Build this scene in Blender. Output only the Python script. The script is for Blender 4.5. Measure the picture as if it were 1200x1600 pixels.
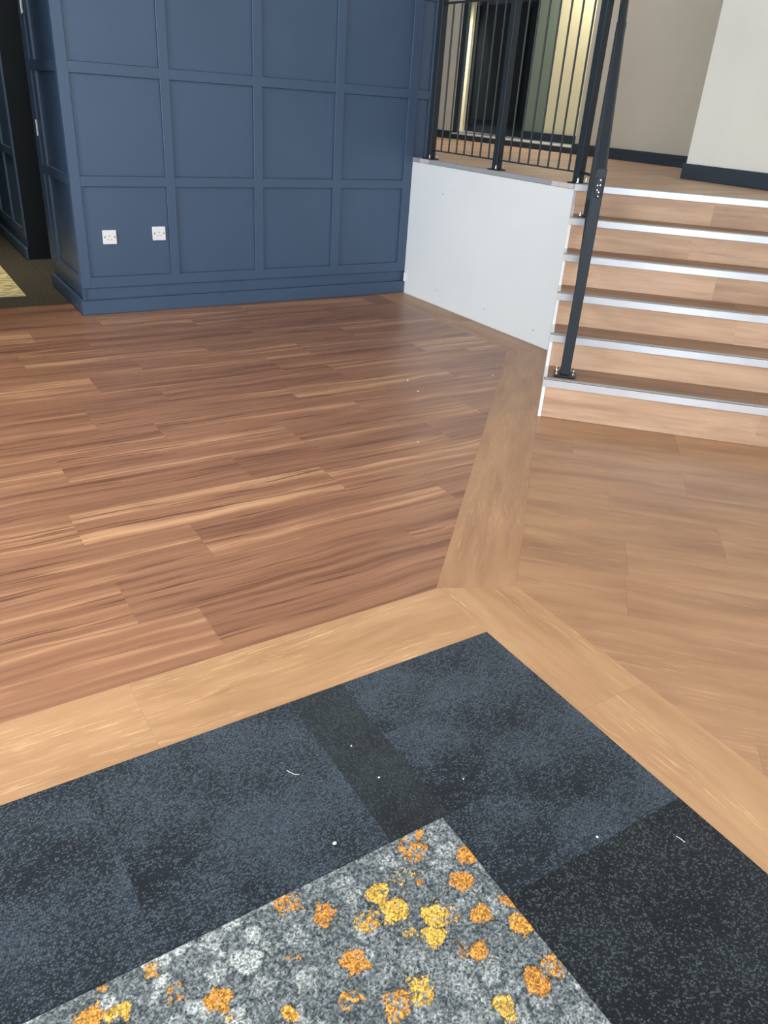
import bpy, math, random
import numpy as np
from mathutils import Vector, Matrix

for o in list(bpy.data.objects):
    bpy.data.objects.remove(o, do_unlink=True)
scene = bpy.context.scene
C = scene.collection
random.seed(7)

# ------------------------------------------------------------ camera
cam = bpy.data.cameras.new('camera'); cam_o = bpy.data.objects.new('camera', cam); C.objects.link(cam_o)
cr = Vector((0.84465, -0.531336, 0.065178)); cu = Vector((0.201624, 0.428554, 0.880732)); cf = Vector((0.495897, 0.730769, -0.469109))
M = Matrix.Identity(4)
for i in range(3):
    M[i][0] = cr[i]; M[i][1] = cu[i]; M[i][2] = -cf[i]
M[0][3], M[1][3], M[2][3] = -3.678908, -5.38352, 1.391266
cam_o.matrix_world = M
cam.sensor_fit = 'VERTICAL'; cam.sensor_height = 36.0; cam.lens = 1208.4 * 36 / 1600
cam.clip_start = 0.02; cam.clip_end = 100
scene.camera = cam_o

# ------------------------------------------------------------ light and exposure
scene.view_settings.view_transform = 'Standard'
scene.view_settings.look = 'None'
scene.view_settings.gamma = 1.0
scene.view_settings.use_curve_mapping = False
scene.view_settings.exposure = -0.06
w = bpy.data.worlds.new('world'); scene.world = w; w.use_nodes = True
w.node_tree.nodes['Background'].inputs[0].default_value = (0.86, 0.93, 1.0, 1)
w.node_tree.nodes['Background'].inputs[1].default_value = 1.5

def area(name, loc, target, size, size_y, power, col=(1, 1, 1), spread=180):
    l = bpy.data.lights.new(name, 'AREA'); l.shape = 'RECTANGLE'; l.size = size; l.size_y = size_y
    l.energy = power; l.color = col; l.spread = math.radians(spread)
    o = bpy.data.objects.new(name, l); C.objects.link(o); o.location = loc
    o.rotation_euler = (Vector(target) - Vector(loc)).to_track_quat('-Z', 'Y').to_euler()
    return o
area('shopfront_daylight', (-4.6, -8.6, 2.0), (-1.5, -1.0, 0.6), 5.0, 2.6, 150, (0.93, 0.97, 1.0))
area('side_window_daylight', (-6.7, -1.75, 1.75), (0, -1.75, 1.2), 2.6, 2.4, 210, (0.93, 0.97, 1.0))
area('entrance_door_daylight', (-3.72, -7.75, 1.25), (0.15, -2.7, 0.75), 0.45, 2.2, 30, (0.93, 0.97, 1.0))
area('ceiling_panel_light', (-4.1, -3.7, 3.45), (-4.1, -3.7, 0), 1.2, 1.2, 85, (1.0, 0.95, 0.88))
area('ceiling_panel_light', (0.9, -4.6, 3.45), (0.9, -4.6, 0), 1.2, 1.2, 36, (1.0, 0.97, 0.92))
area("landing_ceiling_light", (1.45, 1.7, 3.45), (1.45, 1.7, 1), 0.8, 0.8, 30, (1.0, 0.96, 0.88))
area('hall_fill_light', (-2.98, 1.6, 3.4), (-2.98, 1.6, 0), 0.3, 0.3, 13, (1.0, 0.93, 0.78), 70)  # added fill lamp out of view, brightens the hall carpet
area('back_room_light', (3.3, 4.42, 3.2), (3.88, 4.49, 1.7), 0.12, 0.12, 4, (1.0, 0.95, 0.80), 40)  # added narrow spot, aimed only to brighten the cream strip
area('back_room_light', (3.2, 1.75, 3.2), (3.6, 1.9, 1.6), 0.4, 0.4, 26, (1.0, 0.95, 0.78))

# ------------------------------------------------------------ materials
def nodes(name):
    m = bpy.data.materials.new(name); m.use_nodes = True
    nt = m.node_tree; b = nt.nodes['Principled BSDF']
    return m, nt, b
def N(nt, typ, **kw):
    n = nt.nodes.new(typ)
    for k, v in kw.items():
        if k.startswith('i_'):
            key = k[2:]; key = int(key) if key.isdigit() else key
            n.inputs[key].default_value = v
        else: setattr(n, k, v)
    return n
def L(nt, a, b): nt.links.new(a, b)
def srgb(r, g, b):
    f = lambda c: (c / 255 / 12.92) if c / 255 <= 0.04045 else ((c / 255 + 0.055) / 1.055) ** 2.4
    return (f(r), f(g), f(b), 1)
def ramp(nt, stops, interp='LINEAR'):
    r = nt.nodes.new('ShaderNodeValToRGB'); r.color_ramp.interpolation = interp
    e = r.color_ramp.elements
    while len(e) < len(stops): e.new(0.5)
    for i, (p, c) in enumerate(stops): e[i].position = p; e[i].color = c
    return r
def math_n(nt, op, a, b=None, clamp=False):
    n = nt.nodes.new('ShaderNodeMath'); n.operation = op; n.use_clamp = clamp
    for i, v in enumerate((a, b)):
        if v is None: continue
        if isinstance(v, (int, float)): n.inputs[i].default_value = v
        else: nt.links.new(v, n.inputs[i])
    return n.outputs[0]
def mix(nt, fac, a, b, mode='MIX'):
    n = nt.nodes.new('ShaderNodeMix'); n.data_type = 'RGBA'; n.blend_type = mode
    for i, v in ((0, fac), (6, a), (7, b)):
        if isinstance(v, (int, float, tuple)): n.inputs[i].default_value = v
        else: nt.links.new(v, n.inputs[i])
    return n.outputs[2]

def plain(name, col, rough=0.5, metal=0.0, noise=0.0, scale=30, bump=0.0, spec=0.5):
    m, nt, b = nodes(name)
    b.inputs['Roughness'].default_value = rough; b.inputs['Metallic'].default_value = metal
    b.inputs['Specular IOR Level'].default_value = spec
    tc = N(nt, 'ShaderNodeTexCoord')
    n = N(nt, 'ShaderNodeTexNoise', i_Scale=scale, i_Detail=4.0); L(nt, tc.outputs['Object'], n.inputs['Vector'])
    dark = tuple(c * (1 - noise) for c in col[:3]) + (1,); light = tuple(min(1, c * (1 + noise)) for c in col[:3]) + (1,)
    r = ramp(nt, [(0.3, dark), (0.7, light)]); L(nt, n.outputs['Fac'], r.inputs['Fac']); L(nt, r.outputs['Color'], b.inputs['Base Color'])
    if bump:
        n2 = N(nt, 'ShaderNodeTexNoise', i_Scale=scale * 8, i_Detail=2.0); L(nt, tc.outputs['Object'], n2.inputs['Vector'])
        bp = N(nt, 'ShaderNodeBump', i_Strength=bump, i_Distance=0.001); L(nt, n2.outputs['Fac'], bp.inputs['Height']); L(nt, bp.outputs['Normal'], b.inputs['Normal'])
    return m

def wood(name, tones, streak=(1.1, 13), streak_amt=1.0, line_dark=None, line_amt=0.6, line_cut=(0.60, 0.70), fine_amt=0.25,
         cath=0.35, rough=0.38, vary=0.16, light_line=None, light_amt=0.0, spec=0.5, hue=0.0):
    """Grain along local X of each board; every board gets its own patch of grain."""
    m, nt, b = nodes(name)
    tc = N(nt, 'ShaderNodeTexCoord'); oi = N(nt, 'ShaderNodeObjectInfo')
    off = N(nt, 'ShaderNodeVectorMath', operation='SCALE'); 
    comb = N(nt, 'ShaderNodeCombineXYZ')
    L(nt, math_n(nt, 'MULTIPLY', oi.outputs['Random'], 37.0), comb.inputs[0])
    L(nt, math_n(nt, 'MULTIPLY', oi.outputs['Random'], 91.0), comb.inputs[1])
    L(nt, math_n(nt, 'MULTIPLY', oi.outputs['Random'], 53.0), comb.inputs[2])
    add = N(nt, 'ShaderNodeVectorMath', operation='ADD'); L(nt, tc.outputs['Object'], add.inputs[0]); L(nt, comb.outputs[0], add.inputs[1])
    # gentle wander of the grain
    wn = N(nt, 'ShaderNodeTexNoise', i_Scale=1.6, i_Detail=2.0); L(nt, add.outputs[0], wn.inputs['Vector'])
    wc = N(nt, 'ShaderNodeCombineXYZ'); L(nt, math_n(nt, 'MULTIPLY', math_n(nt, 'SUBTRACT', wn.outputs['Fac'], 0.5), 0.07), wc.inputs[1])
    add2 = N(nt, 'ShaderNodeVectorMath', operation='ADD'); L(nt, add.outputs[0], add2.inputs[0]); L(nt, wc.outputs[0], add2.inputs[1])
    def noise(sx, sy, detail, dist=0.0, rgh=0.55):
        mp = N(nt, 'ShaderNodeMapping'); mp.inputs['Scale'].default_value = (sx, sy, sy); L(nt, add2.outputs[0], mp.inputs['Vector'])
        n = N(nt, 'ShaderNodeTexNoise', i_Scale=1.0, i_Detail=detail, i_Distortion=dist); n.inputs['Roughness'].default_value = rgh
        L(nt, mp.outputs[0], n.inputs['Vector']); return n.outputs['Fac']
    s1 = noise(streak[0], streak[1], 6.0)
    s2 = noise(streak[0] * 1.6, streak[1] * 3.2, 4.0, 0.3)
    fine = noise(6, 260, 3.0)
    # cathedral arches: rings of a stretched, warped field
    big = noise(0.9, 5.0, 1.0, 0.0, 0.3)
    rings = math_n(nt, 'PINGPONG', math_n(nt, 'MULTIPLY', big, 13.0), 1.0)
    f = math_n(nt, 'ADD', math_n(nt, 'MULTIPLY', math_n(nt, 'SUBTRACT', s1, 0.5), 1.5 * streak_amt), 0.5)
    f = math_n(nt, 'ADD', f, math_n(nt, 'MULTIPLY', math_n(nt, 'SUBTRACT', s2, 0.5), 0.9 * streak_amt))
    f = math_n(nt, 'ADD', f, math_n(nt, 'MULTIPLY', math_n(nt, 'SUBTRACT', rings, 0.5), cath * 0.35))
    f = math_n(nt, 'ADD', f, math_n(nt, 'MULTIPLY', math_n(nt, 'SUBTRACT', fine, 0.5), fine_amt))
    f = math_n(nt, 'ADD', f, math_n(nt, 'MULTIPLY', math_n(nt, 'SUBTRACT', oi.outputs['Random'], 0.5), vary), clamp=True)
    cr_ = ramp(nt, tones); L(nt, f, cr_.inputs['Fac']); col = cr_.outputs['Color']
    if line_dark:
        ln = noise(2.0, 75, 3.0, 0.2)
        msk = ramp(nt, [(line_cut[0], (0, 0, 0, 1)), (line_cut[1], (1, 1, 1, 1))]); L(nt, ln, msk.inputs['Fac'])
        gate = ramp(nt, [(0.40, (0, 0, 0, 1)), (0.62, (1, 1, 1, 1))]); L(nt, noise(1.3, 9, 2.0), gate.inputs['Fac'])
        k = math_n(nt, 'MULTIPLY', math_n(nt, 'MULTIPLY', msk.outputs['Color'], gate.outputs['Color']), line_amt)
        col = mix(nt, k, col, line_dark)
    if light_line:
        ln = noise(9, 210, 3.0, 0.8)
        msk = ramp(nt, [(0.56, (0, 0, 0, 1)), (0.66, (1, 1, 1, 1))]); L(nt, ln, msk.inputs['Fac'])
        gate = ramp(nt, [(0.42, (0, 0, 0, 1)), (0.6, (1, 1, 1, 1))]); L(nt, noise(1.5, 11, 2.0), gate.inputs['Fac'])
        k = math_n(nt, 'MULTIPLY', math_n(nt, 'MULTIPLY', msk.outputs['Color'], gate.outputs['Color']), light_amt)
        col = mix(nt, k, col, light_line)
    L(nt, col, b.inputs['Base Color'])
    b.inputs['Specular IOR Level'].default_value = spec
    rr = N(nt, 'ShaderNodeMapRange'); rr.inputs['To Min'].default_value = rough - 0.05; rr.inputs['To Max'].default_value = rough + 0.08
    L(nt, fine, rr.inputs['Value']); L(nt, rr.outputs[0], b.inputs['Roughness'])
    bp = N(nt, 'ShaderNodeBump', i_Strength=0.12, i_Distance=0.0006); L(nt, fine, bp.inputs['Height']); L(nt, bp.outputs['Normal'], b.inputs['Normal'])
    return m

def carpet(name, dark, light, cloud=(0.35, 0.65), dens=0.5, stretch=(1, 1), rot=0.0):
    m, nt, b = nodes(name)
    tc = N(nt, 'ShaderNodeTexCoord')
    mp = N(nt, 'ShaderNodeMapping'); mp.inputs['Scale'].default_value = (stretch[0], stretch[1], 1); mp.inputs['Rotation'].default_value = (0, 0, rot)
    L(nt, tc.outputs['Object'], mp.inputs['Vector'])
    v = N(nt, 'ShaderNodeTexVoronoi', i_Scale=250.0, i_Randomness=0.6); L(nt, mp.outputs[0], v.inputs['Vector'])
    sep = N(nt, 'ShaderNodeSeparateColor'); L(nt, v.outputs['Color'], sep.inputs[0])
    cl = N(nt, 'ShaderNodeTexNoise', i_Scale=5.5, i_Detail=3.0); L(nt, tc.outputs['Object'], cl.inputs['Vector'])
    geo = N(nt, 'ShaderNodeNewGeometry')
    cl2 = N(nt, 'ShaderNodeTexNoise', i_Scale=2.1, i_Detail=2.0); L(nt, geo.outputs['Position'], cl2.inputs['Vector'])
    cf_ = math_n(nt, 'ADD', math_n(nt, 'MULTIPLY', cl.outputs['Fac'], 0.6), math_n(nt, 'MULTIPLY', cl2.outputs['Fac'], 0.4))
    cr_ = N(nt, 'ShaderNodeMapRange'); cr_.inputs['From Min'].default_value = cloud[0]; cr_.inputs['From Max'].default_value = cloud[1]
    L(nt, cf_, cr_.inputs['Value'])
    thr = math_n(nt, 'SUBTRACT', 1.0, math_n(nt, 'ADD', math_n(nt, 'MULTIPLY', cr_.outputs[0], dens), 0.22))
    on = math_n(nt, 'GREATER_THAN', sep.outputs[0], thr)
    dot = ramp(nt, [(0.2, (1, 1, 1, 1)), (0.75, (0, 0, 0, 1))]); L(nt, v.outputs['Distance'], dot.inputs['Fac'])
    k = math_n(nt, 'MULTIPLY', math_n(nt, 'MULTIPLY', on, dot.outputs['Color']), math_n(nt, 'ADD', 0.45, math_n(nt, 'MULTIPLY', sep.outputs[1], 0.75)))
    base = mix(nt, cr_.outputs[0], tuple(c * 0.72 for c in dark[:3]) + (1,), tuple(min(1, c * 1.5) for c in dark[:3]) + (1,))
    L(nt, mix(nt, k, base, light), b.inputs['Base Color'])
    b.inputs['Roughness'].default_value = 0.95; b.inputs['Specular IOR Level'].default_value = 0.15
    b.inputs['Sheen Weight'].default_value = 0.12; b.inputs['Sheen Roughness'].default_value = 0.5
    bp = N(nt, 'ShaderNodeBump', i_Strength=0.8, i_Distance=0.0015); L(nt, dot.outputs['Color'], bp.inputs['Height']); L(nt, bp.outputs['Normal'], b.inputs['Normal'])
    return m

def tuft_mat(name):
    m, nt, b = nodes(name)
    at = N(nt, 'ShaderNodeVertexColor', layer_name='pile_colour')
    tc = N(nt, 'ShaderNodeTexCoord')
    v = N(nt, 'ShaderNodeTexVoronoi', i_Scale=300.0); L(nt, tc.outputs['Object'], v.inputs['Vector'])
    sep = N(nt, 'ShaderNodeSeparateColor'); L(nt, v.outputs['Color'], sep.inputs[0])
    n = N(nt, 'ShaderNodeTexNoise', i_Scale=420.0, i_Detail=2.0); L(nt, tc.outputs['Object'], n.inputs['Vector'])
    k = math_n(nt, 'ADD', math_n(nt, 'MULTIPLY', sep.outputs[0], 1.3), math_n(nt, 'MULTIPLY', n.outputs['Fac'], 0.6))
    hsv = N(nt, 'ShaderNodeHueSaturation'); L(nt, at.outputs['Color'], hsv.inputs['Color']); L(nt, math_n(nt, 'ADD', k, 0.1), hsv.inputs['Value'])
    L(nt, hsv.outputs[0], b.inputs['Base Color'])
    b.inputs['Roughness'].default_value = 0.9; b.inputs['Specular IOR Level'].default_value = 0.2
    bp = N(nt, 'ShaderNodeBump', i_Strength=1.0, i_Distance=0.002); L(nt, k, bp.inputs['Height']); L(nt, bp.outputs['Normal'], b.inputs['Normal'])
    return m

MAT = {}
MAT['walnut'] = wood('red_brown_wood', [(0.0, srgb(92, 62, 48)), (0.22, srgb(118, 82, 62)), (0.42, srgb(140, 100, 76)), (0.60, srgb(150, 109, 82)), (0.74, srgb(178, 136, 102)), (1.0, srgb(204, 164, 124))],
                     streak=(0.55, 14), streak_amt=0.85, line_dark=srgb(88, 56, 44), line_amt=0.75, line_cut=(0.56, 0.62), cath=0.22, fine_amt=0.30, vary=0.20, rough=0.36)
MAT['oak'] = wood('pale_oak', [(0.0, srgb(122, 88, 60)), (0.28, srgb(156, 118, 84)), (0.55, srgb(176, 138, 101)), (1.0, srgb(196, 160, 122))],
                  streak=(2.0, 9), streak_amt=0.5, cath=0.25, vary=0.12, light_line=srgb(232, 196, 150), light_amt=0.5, rough=0.40, fine_amt=0.2)
MAT['oak_smoky'] = wood('smoky_oak', [(0.0, srgb(112, 82, 60)), (0.28, srgb(138, 102, 76)), (0.55, srgb(162, 124, 92)), (1.0, srgb(186, 148, 112))],
                  streak=(1.5, 7), streak_amt=0.55, cath=0.15, vary=0.12, light_line=srgb(222, 186, 144), light_amt=0.28, rough=0.42, fine_amt=0.15)
MAT['riser'] = wood('riser_oak', [(0.0, srgb(138, 108, 88)), (0.3, srgb(170, 138, 114)), (0.6, srgb(192, 160, 134)), (1.0, srgb(212, 180, 152))],
                  streak=(0.9, 10), streak_amt=0.8, cath=0.25, vary=0.2, light_line=srgb(222, 194, 168), light_amt=0.3, rough=0.45)
MAT['tread'] = wood('tread_oak', [(0.0, srgb(96, 72, 58)), (0.3, srgb(124, 96, 78)), (0.6, srgb(146, 114, 92)), (1.0, srgb(168, 134, 108))],
                  streak=(0.9, 10), streak_amt=0.8, cath=0.25, vary=0.2, rough=0.45)
MAT['carpet_a'] = carpet('charcoal_loop_carpet', srgb(27, 34, 42), srgb(80, 93, 105), cloud=(0.38, 0.60), dens=0.75, stretch=(0.85, 1.25))
MAT['carpet_b'] = carpet('charcoal_loop_carpet_turned', srgb(28, 34, 38), srgb(62, 72, 78), cloud=(0.35, 0.65), dens=0.5, stretch=(1.5, 0.75))
MAT['carpet_c'] = carpet('black_loop_carpet', srgb(18, 23, 28), srgb(74, 86, 90), cloud=(0.38, 0.70), dens=0.42, rot=0.4)
MAT['tuft'] = tuft_mat('tufted_pile')
MAT['hall_dark'] = plain('dark_hall_carpet', srgb(70, 66, 56), 0.95, noise=0.35, scale=60, spec=0.1)
MAT['navy'] = plain('navy_eggshell_paint', srgb(62, 84, 111), 0.42, noise=0.05, scale=2.2, bump=0.04)
MAT['white'] = plain('white_wall_paint', srgb(222, 229, 233), 0.6, noise=0.015, scale=2.5)
MAT['gloss_white'] = plain('white_gloss_trim', srgb(236, 238, 240), 0.35, noise=0.01)
MAT['grey_wall'] = plain('warm_grey_wall_paint', srgb(196, 194, 184), 0.7, noise=0.02, scale=2)
MAT['pale_wall'] = plain('pale_wall_paint', srgb(234, 236, 230), 0.7, noise=0.015, scale=2)
MAT['green_wall'] = plain('grey_green_paint', srgb(128, 142, 130), 0.6, noise=0.03, scale=2)
MAT['cream'] = plain('cream_wall_paint', srgb(236, 228, 194), 0.7, noise=0.02, scale=2)
MAT['skirt'] = plain('dark_slate_skirting', srgb(44, 58, 72), 0.5, noise=0.06, scale=8)
MAT['black'] = plain('black_door_paint', srgb(24, 31, 36), 0.6, noise=0.15, scale=12, spec=0.2)
MAT['steel'] = plain('charcoal_powder_coat', srgb(34, 44, 53), 0.45, noise=0.05, scale=25, spec=0.35)
MAT['chrome'] = plain('bright_zinc', srgb(225, 228, 230), 0.18, metal=1.0, noise=0.03)
MAT['alu'] = plain('brushed_aluminium', srgb(226, 236, 248), 0.27, metal=0.7, noise=0.03, scale=14)
_nt = MAT['alu'].node_tree; _b = _nt.nodes['Principled BSDF']; _b.inputs['Anisotropic'].default_value = 0.85
_t = N(_nt, 'ShaderNodeCombineXYZ'); _t.inputs[2].default_value = 1.0; L(_nt, _t.outputs[0], _b.inputs['Tangent'])
MAT['alu_grey'] = plain('ribbed_nosing_insert', srgb(168, 166, 164), 0.55, noise=0.08, scale=80)
MAT['cap'] = plain('grey_trim_paint', srgb(150, 155, 162), 0.5, noise=0.03, scale=8)
MAT['cap_worn'] = plain('bare_plaster_patch', srgb(196, 190, 192), 0.7, noise=0.10, scale=40)
MAT['plastic'] = plain('white_plastic', srgb(226, 228, 232), 0.3, noise=0.01)
MAT['dark_hole'] = plain('dark_socket_slot', srgb(60, 60, 64), 0.6, noise=0.05)
MAT['subfloor'] = plain('grey_screed', srgb(96, 84, 74), 0.9, noise=0.1)
MAT['crumb'] = plain('plaster_crumb', srgb(238, 236, 230), 0.8, noise=0.05)
MAT['ceiling'] = plain('white_ceiling', srgb(228, 228, 224), 0.8, noise=0.01)

# ------------------------------------------------------------ mesh helpers
def mesh_obj(name, verts, faces, mat, parent=None, loc=(0, 0, 0), rotz=0.0, label=None, cat=None, group=None, kind=None, smooth=False):
    me = bpy.data.meshes.new(name); me.from_pydata([tuple(v) for v in verts], [], faces); me.update()
    if mat is not None: me.materials.append(mat)
    if smooth:
        for p in me.polygons: p.use_smooth = True
    o = bpy.data.objects.new(name, me); C.objects.link(o)
    o.location = loc; o.rotation_euler = (0, 0, rotz)
    if parent: o.parent = parent
    tag(o, label, cat, group, kind)
    return o
def tag(o, label=None, cat=None, group=None, kind=None):
    if label: o['label'] = label
    if cat: o['category'] = cat
    if group: o['group'] = group
    if kind: o['kind'] = kind
    return o
def empty(name, loc=(0, 0, 0), rotz=0.0, **kw):
    o = bpy.data.objects.new(name, None); o.empty_display_size = 0.1; C.objects.link(o); o.location = loc; o.rotation_euler = (0, 0, rotz)
    return tag(o, **kw)

class MB:
    """collects boxes, prisms and tubes into one mesh"""
    def __init__(s): s.v = []; s.f = []
    def add(s, verts, faces):
        b = len(s.v); s.v += [tuple(v) for v in verts]; s.f += [tuple(i + b for i in f) for f in faces]; return s
    def box(s, x0, x1, y0, y1, z0, z1, c=0.0, frame=None):
        """box with chamfered edges (c); frame maps local to mesh space"""
        cx, cy, cz = (x0 + x1) / 2, (y0 + y1) / 2, (z0 + z1) / 2
        hx, hy, hz = (x1 - x0) / 2, (y1 - y0) / 2, (z1 - z0) / 2
        c = min(c, hx * .49, hy * .49, hz * .49)
        if c <= 0:
            vs = [(cx + i * hx, cy + j * hy, cz + k * hz) for k in (-1, 1) for (i, j) in ((-1, -1), (1, -1), (1, 1), (-1, 1))]
            fs = [(3, 2, 1, 0), (4, 5, 6, 7), (0, 1, 5, 4), (1, 2, 6, 5), (2, 3, 7, 6), (3, 0, 4, 7)]
        else:
            vs = []; idx = {}
            for i in (-1, 1):
                for j in (-1, 1):
                    for k in (-1, 1):
                        idx[i, j, k, 0] = len(vs); vs.append((cx + i * hx, cy + j * (hy - c), cz + k * (hz - c)))
                        idx[i, j, k, 1] = len(vs); vs.append((cx + i * (hx - c), cy + j * hy, cz + k * (hz - c)))
                        idx[i, j, k, 2] = len(vs); vs.append((cx + i * (hx - c), cy + j * (hy - c), cz + k * hz))
            fs = []
            q = ((-1, -1), (1, -1), (1, 1), (-1, 1))
            for d in (-1, 1):
                fs.append([idx[d, a, b_, 0] for a, b_ in (q if d > 0 else q[::-1])])
                fs.append([idx[a, d, b_, 1] for a, b_ in (q[::-1] if d > 0 else q)])
                fs.append([idx[a, b_, d, 2] for a, b_ in (q if d > 0 else q[::-1])])
            for a in (-1, 1):
                for b_ in (-1, 1):
                    e = [idx[-1, a, b_, 1], idx[1, a, b_, 1], idx[1, a, b_, 2], idx[-1, a, b_, 2]]; fs.append(e if a * b_ > 0 else e[::-1])
                    e = [idx[a, -1, b_, 2], idx[a, 1, b_, 2], idx[a, 1, b_, 0], idx[a, -1, b_, 0]]; fs.append(e if a * b_ > 0 else e[::-1])
                    e = [idx[a, b_, -1, 0], idx[a, b_, 1, 0], idx[a, b_, 1, 1], idx[a, b_, -1, 1]]; fs.append(e if a * b_ > 0 else e[::-1])
                    for k in (-1, 1):
                        e = [idx[a, b_, k, 0], idx[a, b_, k, 1], idx[a, b_, k, 2]]; fs.append(e if a * b_ * k > 0 else e[::-1])
        if frame is not None: vs = [tuple(frame @ Vector(v)) for v in vs]
        return s.add(vs, fs)
    def tube(s, p, q_, r, n=12, r2=None):
        p = Vector(p); q_ = Vector(q_); d = (q_ - p).normalized()
        a = d.orthogonal().normalized(); b = d.cross(a); r2 = r if r2 is None else r2
        vs = [p + (a * math.cos(t) + b * math.sin(t)) * r for t in [2 * math.pi * i / n for i in range(n)]]
        vs += [q_ + (a * math.cos(t) + b * math.sin(t)) * r2 for t in [2 * math.pi * i / n for i in range(n)]]
        fs = [(i, (i + 1) % n, n + (i + 1) % n, n + i) for i in range(n)] + [tuple(range(n - 1, -1, -1)), tuple(range(n, 2 * n))]
        return s.add(vs, fs)
    def build(s, name, mat, parent=None, **kw): return mesh_obj(name, s.v, s.f, mat, parent, **kw)

def box(name, mat, parent, x0, x1, y0, y1, z0, z1, c=0.0, **kw):
    return MB().box(x0, x1, y0, y1, z0, z1, c).build(name, mat, parent, **kw)

def clip(poly, a, b, c):
    """keep a*x + b*y <= c"""
    out = []
    for i in range(len(poly)):
        p, q_ = poly[i], poly[(i + 1) % len(poly)]
        dp = a * p[0] + b * p[1] - c; dq = a * q_[0] + b * q_[1] - c
        if dp <= 0: out.append(p)
        if (dp < 0 < dq) or (dq < 0 < dp):
            t = dp / (dp - dq); out.append((p[0] + (q_[0] - p[0]) * t, p[1] + (q_[1] - p[1]) * t))
    # drop doubles
    res = []
    for p in out:
        if not res or math.dist(p, res[-1]) > 1e-4: res.append(p)
    if len(res) > 1 and math.dist(res[0], res[-1]) < 1e-4: res.pop()
    return res
def area2(p): return sum(p[i][0] * p[(i + 1) % len(p)][1] - p[(i + 1) % len(p)][0] * p[i][1] for i in range(len(p))) / 2
def inset(poly, d):
    n = len(poly); out = []
    for i in range(n):
        p0, p1, p2 = Vector(poly[i - 1]), Vector(poly[i]), Vector(poly[(i + 1) % n])
        e1 = (p1 - p0).normalized(); e2 = (p2 - p1).normalized()
        n1 = Vector((-e1.y, e1.x)); n2 = Vector((-e2.y, e2.x))
        k = n1 + n2
        if k.length < 1e-6: out.append(tuple(p1)); continue
        k = k / max(0.25, k.dot(n1)) ; out.append(tuple(p1 + k * d))
    return out

def slab(name, poly, ztop, thick, mat, parent, axis=0.0, gap=0.0001, cham=0.0004, **kw):
    """flat piece with a chamfered top edge; local X runs along angle axis, origin at its centre"""
    if len(poly) < 3: return None
    if area2(poly) < 0: poly = poly[::-1]
    if area2(poly) < 4e-4: return None
    cx = sum(p[0] for p in poly) / len(poly); cy = sum(p[1] for p in poly) / len(poly)
    ca, sa = math.cos(-axis), math.sin(-axis)
    loc = [((p[0] - cx) * ca - (p[1] - cy) * sa, (p[0] - cx) * sa + (p[1] - cy) * ca) for p in poly]
    a = inset(loc, gap); b = inset(loc, gap + cham); n = len(a)
    vs = [(p[0], p[1], -thick) for p in a] + [(p[0], p[1], -cham) for p in a] + [(p[0], p[1], 0) for p in b]
    fs = [tuple(range(n - 1, -1, -1)), tuple(range(2 * n, 3 * n))]
    for i in range(n):
        j = (i + 1) % n; fs += [(i, j, n + j, n + i), (n + i, n + j, 2 * n + j, 2 * n + i)]
    return mesh_obj(name, vs, fs, mat, parent, loc=(cx, cy, ztop), rotz=axis, **kw)

# ------------------------------------------------------------ plan of the place (metres)
R2 = math.sqrt(2)
def st(s, t, z=None):
    """point from stair axes: s to the right along the steps, t up the flight"""
    p = ((s + t) / R2, (t - s) / R2)
    return p if z is None else (p[0], p[1], z)
H = 1.02; RISE1 = 0.1965; RISE = (H - RISE1) / 5; GO = 0.2589
S0 = 1.234; T_TOP = -1.234; T0 = T_TOP - 5 * GO
NAVY_X0, NAVY_X1 = -2.54, 0.15
P1, P2 = (-2.335, -3.738), (-2.086, -3.848)
SB = st(S0, T0); E_ = (0.0, -1.745); P5 = (-0.265, -1.652)
T = 0.004

# ------------------------------------------------------------ floor
floor = mesh_obj('floor', [(-7, -9, -T), (4.5, -9, -T), (4.5, 0.0, -T), (0, 0.0, -T), (-2.54, 0, -T), (-2.54, 7, -T), (-7, 7, -T),
                           (-7, -9, -.1), (4.5, -9, -.1), (4.5, 0.0, -.1), (0, 0.0, -.1), (-2.54, 0, -.1), (-2.54, 7, -.1), (-7, 7, -.1)],
                 [(0, 1, 2, 3, 4, 5, 6), (13, 12, 11, 10, 9, 8, 7)] + [(i, i + 7, (i + 1) % 7 + 7, (i + 1) % 7) for i in range(7)], MAT['subfloor'], kind='structure')
def lineclip(poly, a, b):   # keep what lies left of a -> b
    dx, dy = b[0] - a[0], b[1] - a[1]
    return clip(poly, dy, -dx, dy * a[0] - dx * a[1])

# red-brown planks: rows along X
W = 0.2465; LEN = 1.018
known = {0: -3.05, 1: -3.23, 2: -2.898, 3: -3.26, 4: -2.54, 5: -3.197, 6: -2.72, 7: -2.963, 8: -2.553, 9: -2.83, 10: -2.53, 11: -3.09 + .0, 12: -2.68, 13: -2.95, 14: -2.5, 15: -3.15, 16: -2.9}
for k in range(17):
    y0 = -3.738 + W * k; y1 = y0 + W; x0 = known[k] - 4 * LEN
    for j in range(9):
        a, b = x0 + j * LEN, x0 + (j + 1) * LEN
        if b < -6.5 or a > 0: continue
        rect = [(a, y0), (b, y0), (b, y1), (a, y1)]
        rect = clip(rect, -1, 0, 6.5); rect = clip(rect, 1, 0, -0.265)
        rect = lineclip(rect, P1, P5)
        rect = clip(rect, 0, 1, 0.325)
        if len(rect) < 3: continue
        if y1 > -0.005:
            parts = [clip(rect, 1, 0, NAVY_X0 - 0.016), clip(clip(rect, -1, 0, -(NAVY_X0 - 0.016)), 0, 1, -0.002)]
        else: parts = [rect]
        for p in parts: slab('plank', p, 0, T, MAT['walnut'], floor)
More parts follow.
